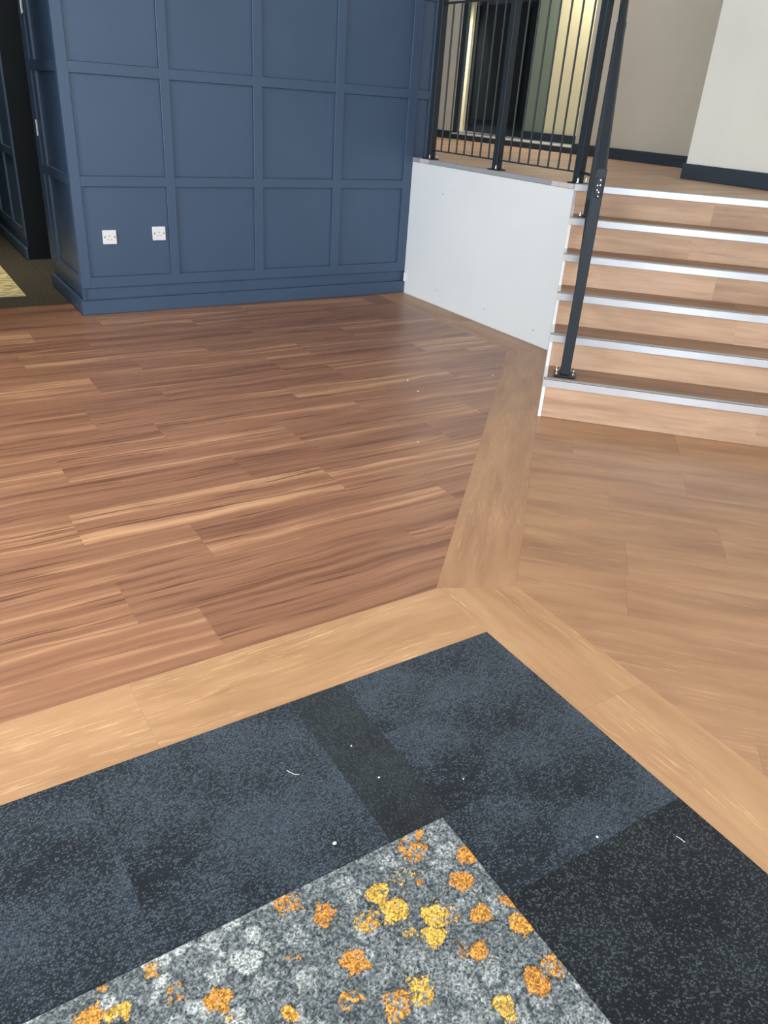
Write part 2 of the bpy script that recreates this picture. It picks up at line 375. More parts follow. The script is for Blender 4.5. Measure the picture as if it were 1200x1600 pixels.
# pale border boards
B_L = 'pale oak border board'
def cutx(poly, x): return clip(poly, 1, 0, x), clip(poly, -1, 0, -x)
b1 = [(-6.5, -4.0), (-2.335, -4.0), P1, (-6.5, -3.738)]
for x in (-5.2, -4.27, -3.33):
    a, b1 = cutx(b1, x); slab('border_board', a, 0, T, MAT['oak'], floor, label=B_L)
slab('border_board', b1, 0, T, MAT['oak'], floor, label=B_L)
b3 = [(-2.335, -8.5), (-2.086, -8.5), P2, P1]
for y in (-4.39, -5.4, -6.4):
    hi = clip(b3, 0, -1, -y); b3 = clip(b3, 0, 1, y); slab('border_board', hi, 0, T, MAT['oak'], floor, axis=math.pi / 2, label=B_L)
slab('border_board', b3, 0, T, MAT['oak'], floor, axis=math.pi / 2, label=B_L)
b2 = [P1, P2, SB, E_, P5]
for t in (-2.53,):
    a = clip(b2, 1 / R2, 1 / R2, t); b2 = clip(b2, -1 / R2, -1 / R2, -t)
    slab('border_board', a, 0, T, MAT['oak_smoky'], floor, axis=math.pi / 4, label=B_L)
slab('border_board', b2, 0, T, MAT['oak_smoky'], floor, axis=math.pi / 4, label=B_L)
b4 = [(-0.265, 0), P5, E_, (0, 0)]
a = clip(b4, 0, -1, 0.95); b4 = clip(b4, 0, 1, -0.95)
slab('border_board', a, 0, T, MAT['oak_smoky'], floor, axis=math.pi / 2, label=B_L)
slab('border_board', b4, 0, T, MAT['oak_smoky'], floor, axis=math.pi / 2, label=B_L)
# pale planks in front of the stairs, rows along the steps
PK = 'pale oak plank'
koff = {0: 1.42 + .5, 1: 1.42, 2: 1.9, 3: 1.571, 4: 1.98, 5: 1.618, 6: 1.605, 7: 2.1, 8: 1.52, 9: 1.9, 10: 1.3, 11: 1.7, 12: 2.0}
for k in range(15):
    t1 = T0 - W * k; t0 = t1 - W; s0 = koff.get(k, 1.6 + 0.13 * k) - 5 * LEN
    for j in range(12):
        a, b = s0 + j * LEN, s0 + (j + 1) * LEN
        p = [st(a, t0), st(a, t1), st(b, t1), st(b, t0)]
        if area2(p) < 0: p = p[::-1]
        p = clip(p, -1, 0, 2.086); p = clip(p, 1, 0, 4.4); p = clip(p, 0, -1, 8.5)
        p = lineclip(p, SB, P2)
        if len(p) >= 3: slab('plank', p, 0, T, MAT['oak_smoky'], floor, axis=-math.pi / 4, label=PK)

# carpet tiles
CZ = 0.0015
def tile(name, x0, x1, y0, y1, mat, label):
    return slab(name, [(x0, y0), (x1, y0), (x1, y1), (x0, y1)], CZ, T + CZ, mat, floor, gap=0.0001, cham=0.0006, label=label)
DL = 'charcoal blue loop pile carpet tile'
for x0, x1 in ((-3.49, -2.99), (-3.99, -3.49), (-4.49, -3.99), (-4.99, -4.49), (-5.49, -4.99)):
    tile('carpet_tile', x0, x1, -4.49, -4.0, MAT['carpet_a'], DL)
tile('carpet_tile', -2.99, -2.838, -4.49, -4.0, MAT['carpet_b'], 'narrow darker cut carpet tile')
tile('carpet_tile', -2.838, -2.335, -4.212, -4.0, MAT['carpet_a'], DL)
tile('carpet_tile', -2.838, -2.335, -4.49, -4.212, MAT['carpet_a'], DL)
tile('carpet_tile', -2.856, -2.335, -4.715, -4.49, MAT['carpet_a'], DL)
for k in range(7):
    tile('carpet_tile', -2.856, -2.335, -5.215 - .5 * k, -4.715 - .5 * k, MAT['carpet_c'], 'near black carpet tile')

# patterned tiles: tufted pile with lichen-like rounds
BL = [(-2.926,-4.507,0.009,0,1),(-2.968,-4.530,0.024,0,.65),(-2.871,-4.593,0.019,0,1),(-2.920,-4.640,0.022,0,.95),(-2.990,-4.597,0.009,0,.8),(-3.081,-4.580,0.021,1,.8),
(-3.014,-4.571,0.020,1,.35),(-3.071,-4.625,0.023,1,.95),(-3.244,-4.510,0.024,0,.6),(-3.192,-4.567,0.022,0,.8),(-3.129,-4.621,0.022,.6,.65),(-3.010,-4.671,0.022,1,.95),(-3.034,-4.707,0.022,1,1),
(-3.065,-4.677,0.015,1,.45),(-2.977,-4.689,0.015,.3,.45),(-2.925,-4.714,0.020,.1,1),(-2.862,-4.720,0.015,0,.9),(-2.872,-4.771,0.021,.2,1),(-3.002,-4.759,0.014,0,.3),(-2.977,-4.776,0.016,.1,1),
(-3.188,-4.675,0.022,0,1),(-3.113,-4.777,0.024,1,.75),(-3.169,-4.780,0.023,.1,.65),(-3.230,-4.732,0.018,.2,.7),(-3.332,-4.697,0.014,.4,.9),(-3.001,-4.871,0.015,1,.9),
(-3.007,-4.894,0.013,1,.8),(-2.920,-4.868,0.022,0,1),(-2.873,-4.867,0.020,0,.7),(-3.512,-4.508,0.013,.2,.7),(-3.430,-4.616,0.020,.1,1),(-3.490,-4.563,0.016,.1,.5),(-3.575,-4.551,0.014,1,.9),
(-3.595,-4.553,0.012,1,.8),(-3.629,-4.540,0.024,.2,1),(-3.427,-4.653,0.006,.3,1),(-3.591,-4.497,0.006,.1,.9),(-3.290,-4.619,0.011,.1,.4),
(-3.70,-4.66,.022,.2,1),(-3.2,-4.98,.022,1,.8),(-3.5,-4.9,.02,.1,1),(-3.9,-4.7,.02,.9,1),(-3.33,-5.1,.022,0,1),(-3.62,-5.2,.02,1,.8),(-3.05,-5.2,.02,.3,.9)]
rng = np.random.default_rng(3)
def vnoise(x, y, s, seed):
    r = np.random.default_rng(seed); g = r.random((512, 512))
    u, v = x * s + 200.3, y * s + 300.7
    iu, iv = np.floor(u).astype(int), np.floor(v).astype(int); fu, fv = u - iu, v - iv
    fu = fu * fu * (3 - 2 * fu); fv = fv * fv * (3 - 2 * fv)
    q = lambda a, b: g[a % 512, b % 512]
    return (q(iu, iv) * (1 - fu) + q(iu + 1, iv) * fu) * (1 - fv) + (q(iu, iv + 1) * (1 - fu) + q(iu + 1, iv + 1) * fu) * fv
seeds = []
sx, sy = 0.047, 0.047
for i in range(-60, 60):
    for j in range(-60, 60):
        seeds.append((-3.6 + i * sx + rng.uniform(-.4, .4) * sx, -5.0 + j * sy + rng.uniform(-.4, .4) * sy, rng.random()))
seeds = np.array(seeds)
def lin(c): return np.array(srgb(*c)[:3])
DARKP, MIDP, LIGHTP = lin((60, 71, 78)), lin((84, 94, 98)), lin((172, 178, 178))
ORANGE, YELLOW = lin((192, 134, 66)), lin((208, 168, 80))
def patterned(x0, x1, y0, y1, step):
    nx = int(round((x1 - x0) / step)); ny = int(round((y1 - y0) / step))
    xs = np.linspace(x0, x1, nx + 1); ys = np.linspace(y0, y1, ny + 1)
    X, Y = np.meshgrid(xs, ys); X = X.ravel(); Y = Y.ravel()
    sel = seeds[(seeds[:, 0] > x0 - .15) & (seeds[:, 0] < x1 + .15) & (seeds[:, 1] > y0 - .15) & (seeds[:, 1] < y1 + .15)]
    wx = X + (vnoise(X, Y, 60, 1) - .5) * .014; wy = Y + (vnoise(X, Y, 60, 2) - .5) * .014
    d = np.sqrt((wx[:, None] - sel[None, :, 0]) ** 2 + (wy[:, None] - sel[None, :, 1]) ** 2)
    o = np.argsort(d, axis=1)[:, :2]; r_ = np.arange(len(X)); f1 = d[r_, o[:, 0]]; f2 = d[r_, o[:, 1]]; tone = sel[o[:, 0], 2]
    e = np.clip((f2 - f1 - .001) / .012, 0, 1)
    grain = rng.random(len(X)); g3 = vnoise(X, Y, 230, 21)
    zone = np.clip((vnoise(X, Y, 4.5, 5) - .25) * 2.0, 0, 1)
    soft = np.where(tone > .62, 1.0, np.where(tone > .3, .45, .12))
    lightness = .16 + e * soft * (0.35 + 0.65 * zone) * .75
    f = np.clip(lightness * (0.25 + 1.1 * grain * .5 + 1.1 * g3) + 0.30 * (g3 - .5), 0, 1)[:, None]
    col = DARKP * (1 - f) + LIGHTP * f
    hgt = e * .0008 + grain * .0016
    for bx, by, br, yel, dens in BL:
        dd = np.sqrt((wx - bx) ** 2 + (wy - by) ** 2) + (vnoise(X, Y, 110, 9) - .5) * br * .45 + (g3 - .5) * br * .35
        inside = dd < br * 1.08
        g2 = vnoise(X, Y, 170, int(abs(bx) * 1000) % 97)
        hit = inside & (g2 * .55 + g3 * .45 < .10 + dens * .68)
        c = (ORANGE * (1 - yel) + YELLOW * yel)[None, :] * (0.55 + 0.45 * grain + .4 * g3)[:, None]
        col = np.where(hit[:, None], c, col)
        ring = (dd >= br * 1.08) & (dd < br * 1.08 + .005)
        col = np.where(ring[:, None], col * .7, col)
        hgt = np.where(hit, hgt + .0009, hgt)
    cx, cy = (x0 + x1) / 2, (y0 + y1) / 2
    edge = (np.abs(X - cx) > (x1 - x0) / 2 - 1e-5) | (np.abs(Y - cy) > (y1 - y0) / 2 - 1e-5)
    Z = np.where(edge, .0005, hgt + .001)
    verts = np.stack([X - cx, Y - cy, Z], 1)
    a = (np.arange(ny)[:, None] * (nx + 1) + np.arange(nx)[None, :]).ravel()
    faces = np.stack([a, a + 1, a + nx + 2, a + nx + 1], 1)
    me = bpy.data.meshes.new('patterned_carpet_tile')
    me.vertices.add(len(verts)); me.vertices.foreach_set('co', verts.ravel())
    me.loops.add(faces.size); me.loops.foreach_set('vertex_index', faces.ravel())
    me.polygons.add(len(faces)); me.polygons.foreach_set('loop_start', np.arange(0, faces.size, 4)); me.polygons.foreach_set('loop_total', np.full(len(faces), 4))
    me.update(calc_edges=True)
    ca_ = me.color_attributes.new('pile_colour', 'FLOAT_COLOR', 'POINT')
    ca_.data.foreach_set('color', np.concatenate([col, np.ones((len(col), 1))], 1).ravel())
    me.materials.append(MAT['tuft'])
    o_ = bpy.data.objects.new('patterned_carpet_tile', me); C.objects.link(o_); o_.parent = floor; o_.location = (cx, cy, 0)
    o_['label'] = 'grey tufted carpet tile with orange and yellow rounds'
for i in range(4):
    for j in range(2):
        fine = (j == 0 and i < 2)
        patterned(-3.356 - .5 * i, -2.856 - .5 * i, -4.99 - .5 * j, -4.49 - .5 * j, 0.0022 if fine else 0.0045)

box('floor_recess', MAT['subfloor'], None, NAVY_X0 + .0001, -2.1, 0.9, 2.0, -.1, -T, kind='structure')
# hall carpets beyond the wood
slab('carpet_strip', [(-6.5, 0.325), (NAVY_X0 - .016, 0.325), (NAVY_X0 - .016, 0.643), (-6.5, 0.643)], 0, T, MAT['hall_dark'], floor, label='dark brown hall carpet strip')
slab('carpet_strip', [(-2.79, 0.643), (NAVY_X0 - .016, 0.643), (NAVY_X0 - .016, 6.9), (-2.79, 6.9)], 0, T, MAT['hall_dark'], floor, label='dark brown hall carpet strip')
slab('carpet_strip', [(NAVY_X0 - .015, 0.926), (-2.19, 0.926), (-2.19, 1.939), (NAVY_X0 - .015, 1.939)], 0, T, MAT['hall_dark'], floor, label='dark brown hall carpet strip')
gm, gnt, gb = nodes('golden_hall_carpet')
tc = N(gnt, 'ShaderNodeTexCoord'); mp = N(gnt, 'ShaderNodeMapping'); mp.inputs['Scale'].default_value = (9, 24, 1); L(gnt, tc.outputs['Object'], mp.inputs['Vector'])
n1 = N(gnt, 'ShaderNodeTexNoise', i_Scale=1.4, i_Detail=5.0); L(gnt, mp.outputs[0], n1.inputs['Vector'])
rr_ = ramp(gnt, [(0.36, srgb(140, 134, 108)), (0.50, srgb(184, 172, 128)), (0.60, srgb(228, 208, 140)), (0.68, srgb(250, 236, 170))]); L(gnt, n1.outputs['Fac'], rr_.inputs['Fac']); L(gnt, rr_.outputs['Color'], gb.inputs['Base Color'])
gb.inputs['Roughness'].default_value = 0.95
for i in range(6):
    for j in range(3):
        x1 = -2.79 - .5 * j; y0 = 0.643 + .5 * i
        slab('carpet_tile', [(x1 - .5, y0), (x1, y0), (x1, y0 + .5), (x1 - .5, y0 + .5)], 0, T, gm, floor, label='golden brown patterned hall carpet tile')

# ------------------------------------------------------------ upper floor
def prism(name, poly, z0, z1, mat, parent=None, **kw):
    if area2(poly) < 0: poly = poly[::-1]
    n = len(poly); vs = [(p[0], p[1], z0) for p in poly] + [(p[0], p[1], z1) for p in poly]
    fs = [tuple(range(n - 1, -1, -1)), tuple(range(n, 2 * n))] + [(i, (i + 1) % n, n + (i + 1) % n, n + i) for i in range(n)]
    return mesh_obj(name, vs, fs, mat, parent, **kw)
PLAT = [(0.02, -0.002), (0.02, -1.735), st(S0 + .02, T_TOP + .03), st(3.44, T_TOP + .03), (1.58, -1.28), (2.8, -1.28), (2.8, 5.5), (0.17, 5.5), (0.17, -0.002)]
PLAT = [(0.013, -0.002), (0.013, -1.68), (1.555, -3.22), (1.57, -1.28), (2.8, -1.28), (2.8, 5.5), (0.17, 5.5), (0.17, -0.002)]
upper = prism('floor_upper', PLAT, 0.90, H - T, MAT['subfloor'], kind='structure')
up_regions = [
    [(0.015, -0.003), (0.015, -1.72), (1.555, -3.26), (1.555, -0.003)],
    [(1.555, -1.275), (2.79, -1.275), (2.79, -0.003), (1.555, -0.003)],
    [(0.165, -0.003), (2.79, -0.003), (2.79, 5.45), (0.165, 5.45)]]
for ri, reg in enumerate(up_regions):
    xs = [p[0] for p in reg]; ys = [p[1] for p in reg]
    y = -3.4
    k = 0
    while y < max(ys):
        x = -0.6 - 0.31 * (k % 3)
        while x < max(xs):
            p = [(x, y), (x + LEN, y), (x + LEN, y + W), (x, y + W)]
            for i in range(len(reg)):
                a_, b_ = (reg[i], reg[(i + 1) % len(reg)])
                if len(p) < 3: break
                p = lineclip(p, a_, b_) if area2(reg) > 0 else lineclip(p, b_, a_)
            if len(p) >= 3: slab('plank', p, H, T, MAT['riser'], upper, cham=0.001)
            x += LEN
        y += W; k += 1

# ------------------------------------------------------------ walls
NV = MAT['navy']
def panelled(parent, x0, x1, stiles, rails, zmax, rec=0.017, thick=0.03, to=None, band=True):
    """panelling in the XZ plane facing -Y at y = 0 (local); `to` maps local to parent space"""
    fr = to
    def bx(name, a, b, c, d, y0, y1, ch=0.0015):
        return MB().box(a, b, y0, y1, c, d, ch, fr).build(name, NV, parent)
    for a, b in stiles:
        bx('stile', a, b, 0.172, zmax, 0.0, rec)
    gaps = [(stiles[i][1], stiles[i + 1][0]) for i in range(len(stiles) - 1)]
    for c, d in rails:
        for a, b in gaps: bx('rail', a, b, c, d, 0.0004, rec)
    for i in range(len(rails)):
        zt = rails[i + 1][0] if i + 1 < len(rails) else zmax
        for a, b in gaps: bx('panel', a + .001, b - .001, rails[i][1] + .001, zt - .001, rec - .002, rec + .003, 0.001)
    if band: bx('panel', x0, x1, 0.092, 0.172, rec - .004, rec + .003)

RAILS = [(0.172, 0.240), (0.795, 0.855), (1.415, 1.475), (2.035, 2.095), (2.655, 2.715)]
wall_b = box('wall_back', NV, None, NAVY_X0 + 0.0195, NAVY_X1 - .003, 0.0195, 0.10, 0, 3.5, kind='structure')
panelled(wall_b, NAVY_X0 + .001, NAVY_X1, [(-2.540, -2.477), (-1.937, -1.877), (-1.313, -1.247), (-0.690, -0.622), (-0.075, 0.0), (0.112, 0.15)], RAILS, 3.45)
box('baseboard_back', NV, None, NAVY_X0 - 0.014, -0.001, -0.016, 0.010, 0, 0.092, 0.004, kind='structure')
# side of the navy block along the hall, with a door recess
fr = Matrix(((0, 1, 0, NAVY_X0), (-1, 0, 0, 0), (0, 0, 1, 0), (0, 0, 0, 1)))     # local x -> -Y, local y -> +X
wall_s = box('wall_hall_right', NV, None, NAVY_X0 + .0195, NAVY_X0 + .12, 0.10, 0.925, 0, 3.5, kind='structure')
panelled(wall_s, -0.925, 0.0, [(-0.925, -0.80), (-0.735, -0.655), (-0.064, -0.018)], RAILS, 3.45, to=fr)
box('baseboard_hall', MAT['navy'], None, NAVY_X0 - .014, NAVY_X0 + .012, 0.011, 0.925, 0, 0.092, 0.004, kind='structure')
hg = MAT['chrome']
for z in (1.075, 1.775):
    h_ = MB().box(NAVY_X0 - .004, NAVY_X0, 0.765, 0.795, z - .045, z + .045, .001).tube((NAVY_X0 - .008, 0.78, z - .05), (NAVY_X0 - .008, 0.78, z + .05), .006, 8).build('hinge', hg, wall_s, label='chrome hinge')
wall_s2 = box('wall_hall_right_far', NV, None, NAVY_X0 + .0195, NAVY_X0 + .12, 1.95, 6.9, 0, 3.5, kind='structure')
panelled(wall_s2, -6.9, -1.95, [(-6.9, -6.84)] + [(-6.225 + .62 * i - .03, -6.225 + .62 * i + .03) for i in range(7)] + [(-2.02, -1.951)], RAILS, 3.45, to=fr)
box('baseboard_hall_far', NV, None, NAVY_X0 - .014, NAVY_X0 + .012, 1.95, 6.9, 0, 0.092, 0.004, kind='structure')
rec_w = box('trim_1', MAT['black'], None, NAVY_X0 + .015, -2.1, 1.94, 1.99, 0, 3.5, 0.002, kind='structure')
box('trim_2', MAT['black'], None, NAVY_X0 + .121, -2.1, 0.89, 0.93, 0, 3.5, 0.002, kind='structure')
door = empty('door_1', (-2.21, 1.435, 0), kind='structure')
box('leaf', MAT['black'], door, -.02, .02, -.495, .495, 0.006, 2.1, .002)
for c_, d_ in ((.15, .95), (1.1, 1.95)):
    box('panel', MAT['black'], door, -.032, -.0205, -.36, .36, c_, d_, .004)
MB().tube((-.07, -.42, 1.0), (-.07, -.30, 1.0), .009, 10).tube((-.021, -.42, 1.0), (-.075, -.42, 1.0), .011, 10).build('handle', MAT['chrome'], door, label='chrome lever handle')
box('wall_above_door', MAT['black'], None, -2.24, -2.18, 0.931, 1.939, 2.11, 3.5, kind='structure')
# hall end and left walls, ceiling
box('wall_hall_end', MAT['skirt'], None, -7, -2.4, 6.92, 7.0, 0, 3.5, kind='structure')
box('wall_left', MAT['pale_wall'], None, -7.08, -7.0, -9, 7, 0, 3.5, kind='structure')
box('wall_back_left_blocker', MAT['navy'], None, -7, -3.40, -0.30, -0.2, 0, 3.5, kind='structure')  # unseen; placed to keep the side daylight off the hall's right wall
box('wall_hall_left', MAT['navy'], None, -3.50, -3.40, -0.199, 6.9, 0, 3.5, kind='structure')
box('wall_front', MAT['pale_wall'], None, -7.0, 4.5, -9.08, -9.0, 0, 0.5, kind='structure')
ceil = mesh_obj('ceiling', [(-7.1, -9.1, 3.5), (6.6, -9.1, 3.5), (6.6, 7, 3.5), (-7.1, 7, 3.5), (-7.1, -9.1, 3.6), (6.6, -9.1, 3.6), (6.6, 7, 3.6), (-7.1, 7, 3.6)],
                [(3, 2, 1, 0), (4, 5, 6, 7), (0, 1, 5, 4), (1, 2, 6, 5), (2, 3, 7, 6), (3, 0, 4, 7)], MAT['ceiling'], kind='structure')

# white wall under the landing, with grey cap
wall_w = prism('wall_landing', [(0.0, -0.001), (0.0, -1.745), (0.07, -1.675), (0.07, -0.001)], 0, 0.898, MAT['white'], kind='structure')
prism('upstand', [(0.0, -0.001), (0.0, -1.745), (0.012, -1.738), (0.012, -0.001)], 0.898, 0.99, MAT['white'], wall_w)
cap = empty('trim_3', (0, 0, 0), kind='structure')
box('cap_strip', MAT['cap'], cap, -0.004, 0.014, -1.545, -0.215, 0.992, H + .001, .001)
box('cap_strip', MAT['cap'], cap, -0.004, 0.014, -0.10, -0.002, 0.992, H + .001, .001)
box('cap_patch', MAT['cap_worn'], cap, -0.003, 0.013, -0.214, -0.101, 0.992, H, .001, label='bare whitish patch in grey trim')
box('cap_patch', MAT['cap_worn'], cap, -0.003, 0.013, -1.742, -1.546, 0.992, H, .001, label='worn patch in grey trim')
box('filler_block', MAT['gloss_white'], wall_w, -0.018, -0.0005, -0.032, -0.0165, 0.095, 0.162, .002, label='small white offcut in the corner')
# small scuffs on the white wall (thin flat grey flakes)
def wallpt(px, py):
    d = cf * 1208.4 + cr * (px - 600) - cu * (py - 800); o_ = Vector(M.translation); t_ = -o_.x / d.x; return o_ + d * t_
for px, py, s_ in ((692, 304, 4), (705, 300, 2.5), (682, 454, 3), (746, 478, 2.5), (756, 483, 3), (833, 516, 4), (820, 393, 2), (646, 284, 2), (845, 395, 1.6), (766, 390, 2)):
    p = wallpt(px, py); s_ *= .0016
    MB().add([(-.0006, p.y - s_, p.z), (-.0006, p.y, p.z + s_ * 1.5), (-.0006, p.y + s_ * .7, p.z + s_ * .3), (-.0006, p.y + s_ * .1, p.z - s_ * 1.2),
              (.0002, p.y - s_, p.z), (.0002, p.y, p.z + s_ * 1.5), (.0002, p.y + s_ * .7, p.z + s_ * .3), (.0002, p.y + s_ * .1, p.z - s_ * 1.2)],
             [(0, 1, 2, 3), (0, 4, 5, 1), (1, 5, 6, 2), (2, 6, 7, 3), (3, 7, 4, 0)]).build('scuff', MAT['cap'], wall_w, label='small grey scuff')

# near-right wall on the landing
def skirting(name, x0, x1, y0, y1, z0=H, h=0.105): return box(name, MAT['skirt'], None, x0, x1, y0, y1, z0, z0 + h, .003, kind='structure')
box('wall_right', MAT['pale_wall'], None, 1.575, 2.4, -3.32, -1.28, 0.895, 3.5, kind='structure')
skirting('baseboard_right', 1.555, 1.574, -3.28, -1.265)
WX = 2.815
OY0, OY1 = 1.14, 3.28
wall_f = box('wall_far', MAT['grey_wall'], None, WX, WX + .12, -1.4, OY0, 0.9, 3.5, kind='structure')
box('wall_far_beyond', MAT['pale_wall'], None, WX, WX + .03, OY1, 5.5, 0.9, 3.5, kind='structure')
box('baseboard_far', MAT['skirt'], None, WX - .019, WX - .0005, -1.28, 5.5, H, 1.075, .002, kind='structure')
skirting('baseboard_far_top', WX - .016, WX - .0006, -1.28, OY0, 1.0755, 0.045)
skirting('baseboard_far_beyond', WX - .016, WX - .0006, OY1, 5.5, 1.0755, 0.03)
box('trim_4', MAT['skirt'], None, WX - .012, WX + .02, OY1 - .09, OY1, 1.09, 3.5, .003, kind='structure')
box('wall_upper_end', MAT['pale_wall'], None, 0.15, WX, 5.5, 5.6, 0.9, 3.5, kind='structure')
box('wall_block_side', NV, None, NAVY_X1 - .06, NAVY_X1 - .004, 0.101, 5.5, 0.0, 3.5, kind='structure')
# back room, one low step up
box('floor_back_room', MAT['cap'], None, WX, 6.4, -0.4, 6.8, 0.95, 1.075, kind='structure')
box('trim_5', MAT['gloss_white'], None, WX - .022, WX + .05, OY0 + .002, OY1, 1.076, 1.092, .002, kind='structure')
box('wall_back_room_cream', MAT['cream'], None, 3.62, 3.70, 1.0, 2.515, 1.076, 3.5, kind='structure')
box('wall_back_room_green', MAT['green_wall'], None, 3.60, 3.66, 2.516, 2.87, 1.076, 3.5, kind='structure')
box('baseboard_back_room', MAT['skirt'], None, 3.57, 3.599, 1.85, 2.87, 1.076, 1.165, .003, kind='structure')
box('trim_6', MAT['cream'], None, 3.88, 3.925, 4.49, 4.61, 1.076, 3.5, .002, kind='structure')
dk = empty('door_2', (3.95, 4.2, 1.076), kind='structure')
box('leaf', MAT['black'], dk, 0, .05, -1.35, 1.25, 0.10, 1.52, .003)
for i in range(5):
    y_ = -1.28 + i * .5
    box('panel', MAT['black'], dk, -.02, -.0005, y_, y_ + .42, 0.16, 1.46, .006)
box('door_frame', MAT['skirt'], dk, .051, .12, -1.5, 1.6, 0.0, 2.4, .003, label='slate grey surround')
box('wall_back_room_end', MAT['cream'], None, 3.0, 6.4, 6.7, 6.8, 1.076, 3.5, kind='structure')
box('wall_back_room_right', MAT['cream'], None, 6.3, 6.4, -.4, 6.7, 1.076, 3.5, kind='structure')
box('wall_back_room_near', MAT['cream'], None, 2.95, 6.3, -.4, -.3, 1.076, 3.5, kind='structure')

# ------------------------------------------------------------ sockets
def socket(x, z, label):
    r = empty('wall_socket', (x, 0.015, z), label=label, cat='socket', group='white single wall sockets')
    MB().box(-.044, .044, -.012, 0.0, -.044, .044, .004).build('faceplate', MAT['plastic'], r)
    for sx_ in (-.031, .031):
        MB().tube((sx_, -.0135, .002), (sx_, -.0118, .002), .004, 10).build('screw', MAT['dark_hole'], r)
    for hx, hz, w_, h_ in ((0, .008, .002, .0045), (-.011, -.014, .0035, .002), (.011, -.014, .0035, .002)):
        MB().box(hx - w_, hx + w_, -.0128, -.0118, hz - h_, hz + h_).build('pin_slot', MAT['dark_hole'], r)
socket(-2.331, 0.489, 'white square wall socket nearest the hall corner of the navy panelling')
socket(-2.005, 0.505, 'white square wall socket nearer the navy stile, further from the hall corner')

# ------------------------------------------------------------ stairs
stairs = empty('staircase', st(S0, T0, 0), label='six-step wood-look staircase with bright metal nosings beside the white wall', cat='stairs')
rot = -math.pi / 4      # local X along the steps, local Y up the flight
stairs.rotation_euler = (0, 0, rot)
SW = 2.21               # width
joints = {0: [1.06, 2.08], 1: [1.55], 2: [0.95, 1.97], 3: [0.84, 1.86], 4: [0.70, 1.72], 5: [0.82, 1.84]}
# stringer: white edge board with stepped outline
prof = [(0.0, 0.0)]
for i in range(6):
    z = RISE1 + RISE * i; y = GO * i
    prof += [(y, z)]
    prof += [(y + GO, z)] if i < 5 else []
prof = [(0, 0)]
for i in range(6):
    z = RISE1 + RISE * i
    prof.append((GO * i, z - .003))
    if i < 5: prof.append((GO * (i + 1), z - .003))
prof.append((GO * 5 + .0, 0))
n = len(prof)
vs = [(0.0, p[0] + .001, p[1]) for p in prof] + [(0.016, p[0] + .001, p[1]) for p in prof]
mesh_obj('stringer', vs, [tuple(range(n)), tuple(range(2 * n - 1, n - 1, -1))] + [((i + 1) % n, i, n + i, n + (i + 1) % n) for i in range(n)], MAT['gloss_white'], stairs, label='white painted stringer')
for i in range(6):
    z0 = 0 if i == 0 else RISE1 + RISE * (i - 1); z1 = RISE1 + RISE * i; y = GO * i
    cuts = [0.017] + joints[i] + [SW]
    for a, b in zip(cuts[:-1], cuts[1:]):
        MB().box(-(b - a) / 2, (b - a) / 2, 0.0, 0.012, -(z1 - z0) / 2, (z1 - z0) / 2 - .006, .0006).build('riser', MAT['riser'], stairs, loc=((a + b) / 2, y + .002, (z0 + z1) / 2))
    if i < 5:
        for a, b in zip(cuts[:-1], cuts[1:]):
            MB().box(-(b - a) / 2, (b - a) / 2, -(GO - .012) / 2, (GO - .012) / 2, -.012, 0, .0006).build('tread', MAT['tread'], stairs, loc=((a + b) / 2, y + .014 + (GO - .012) / 2, z1))
    # L-shaped nosing with grey ribbed insert
    nz = MB()
    x0, x1 = 0.0, SW
    pr = [(-.006, -.034), (-.009, .0), (-.006, .003), (.040, .003), (.040, .0005), (-.003, .0005), (-.003, -.034)]
    k = len(pr); vs = [(x0, y + p[0], z1 + p[1]) for p in pr] + [(x1, y + p[0], z1 + p[1]) for p in pr]
    nz.add(vs, [tuple(range(k)), tuple(range(2 * k - 1, k - 1, -1))] + [((j + 1) % k, j, k + j, k + (j + 1) % k) for j in range(k)])
    ns = nz.build('nosing', MAT['alu'], stairs, label='bright metal step nosing')
    MB().box(x0 + .001, x1 - .001, y + .002, y + .034, z1 + .0031, z1 + .0042).build('grip_insert', MAT['alu_grey'], ns)
box('carcass', MAT['subfloor'], stairs, .018, SW, GO * 5 + .016, GO * 5 + .05, 0.0, .89)
prism('wall_stair_right', [st(S0 + SW + .002, T0 - .9), st(S0 + SW + .08, T0 - .9), st(S0 + SW + .08, T_TOP - .02), st(S0 + SW + .002, T_TOP - .02)], 0, 3.5, MAT['pale_wall'], kind='structure')

# ------------------------------------------------------------ railings
SM = MAT['steel']
def bolt(parent, x, y, z, fr=None, h=.022):
    m = MB(); m.tube((x, y, z), (x, y, z + .006), .0085, 6).tube((x, y, z + .006), (x, y, z + h), .005, 8)
    m.tube((x, y, z + h), (x, y, z + h + .006), .005, 8, .002)
    if fr is not None: m.v = [tuple(fr @ Vector(v)) for v in m.v]
    return m.build('bolt', MAT['chrome'], parent, label='bright zinc bolt')
rail = empty('landing_railing', (0.055, -0.155, H), label='charcoal metal railing with round balusters along the landing edge above the white wall', cat='railing')
RB = Vector((0.055, -0.155, H))
posts = (0.0, -0.78, -1.555)
for i, py in enumerate(posts):
    p = MB().box(-.025, .025, py - .025, py + .025, .008, 1.06, .003).build('post', SM, rail)
    bp = MB().box(-.045, .045, py - .045, py + .045, 0, .008, .0015).build('base_plate', SM, p)
    bolt(p, -.034, py - .034, .008); bolt(p, .034, py - .034, .008); bolt(p, .034, py + .034, .008)
for a, b in ((posts[1] + .0255, posts[0] - .0255), (posts[2] + .0255, posts[1] - .0255)):
    MB().box(-.016, .016, a, b, .060, .068, .001).build('rail', SM, rail)
    MB().box(-.016, .016, a, b, .985, .995, .001).build('rail', SM, rail)
MB().box(-.028, .028, posts[2] - .04, posts[0] + .04, 1.06, 1.085, .008).build('handrail', SM, rail)
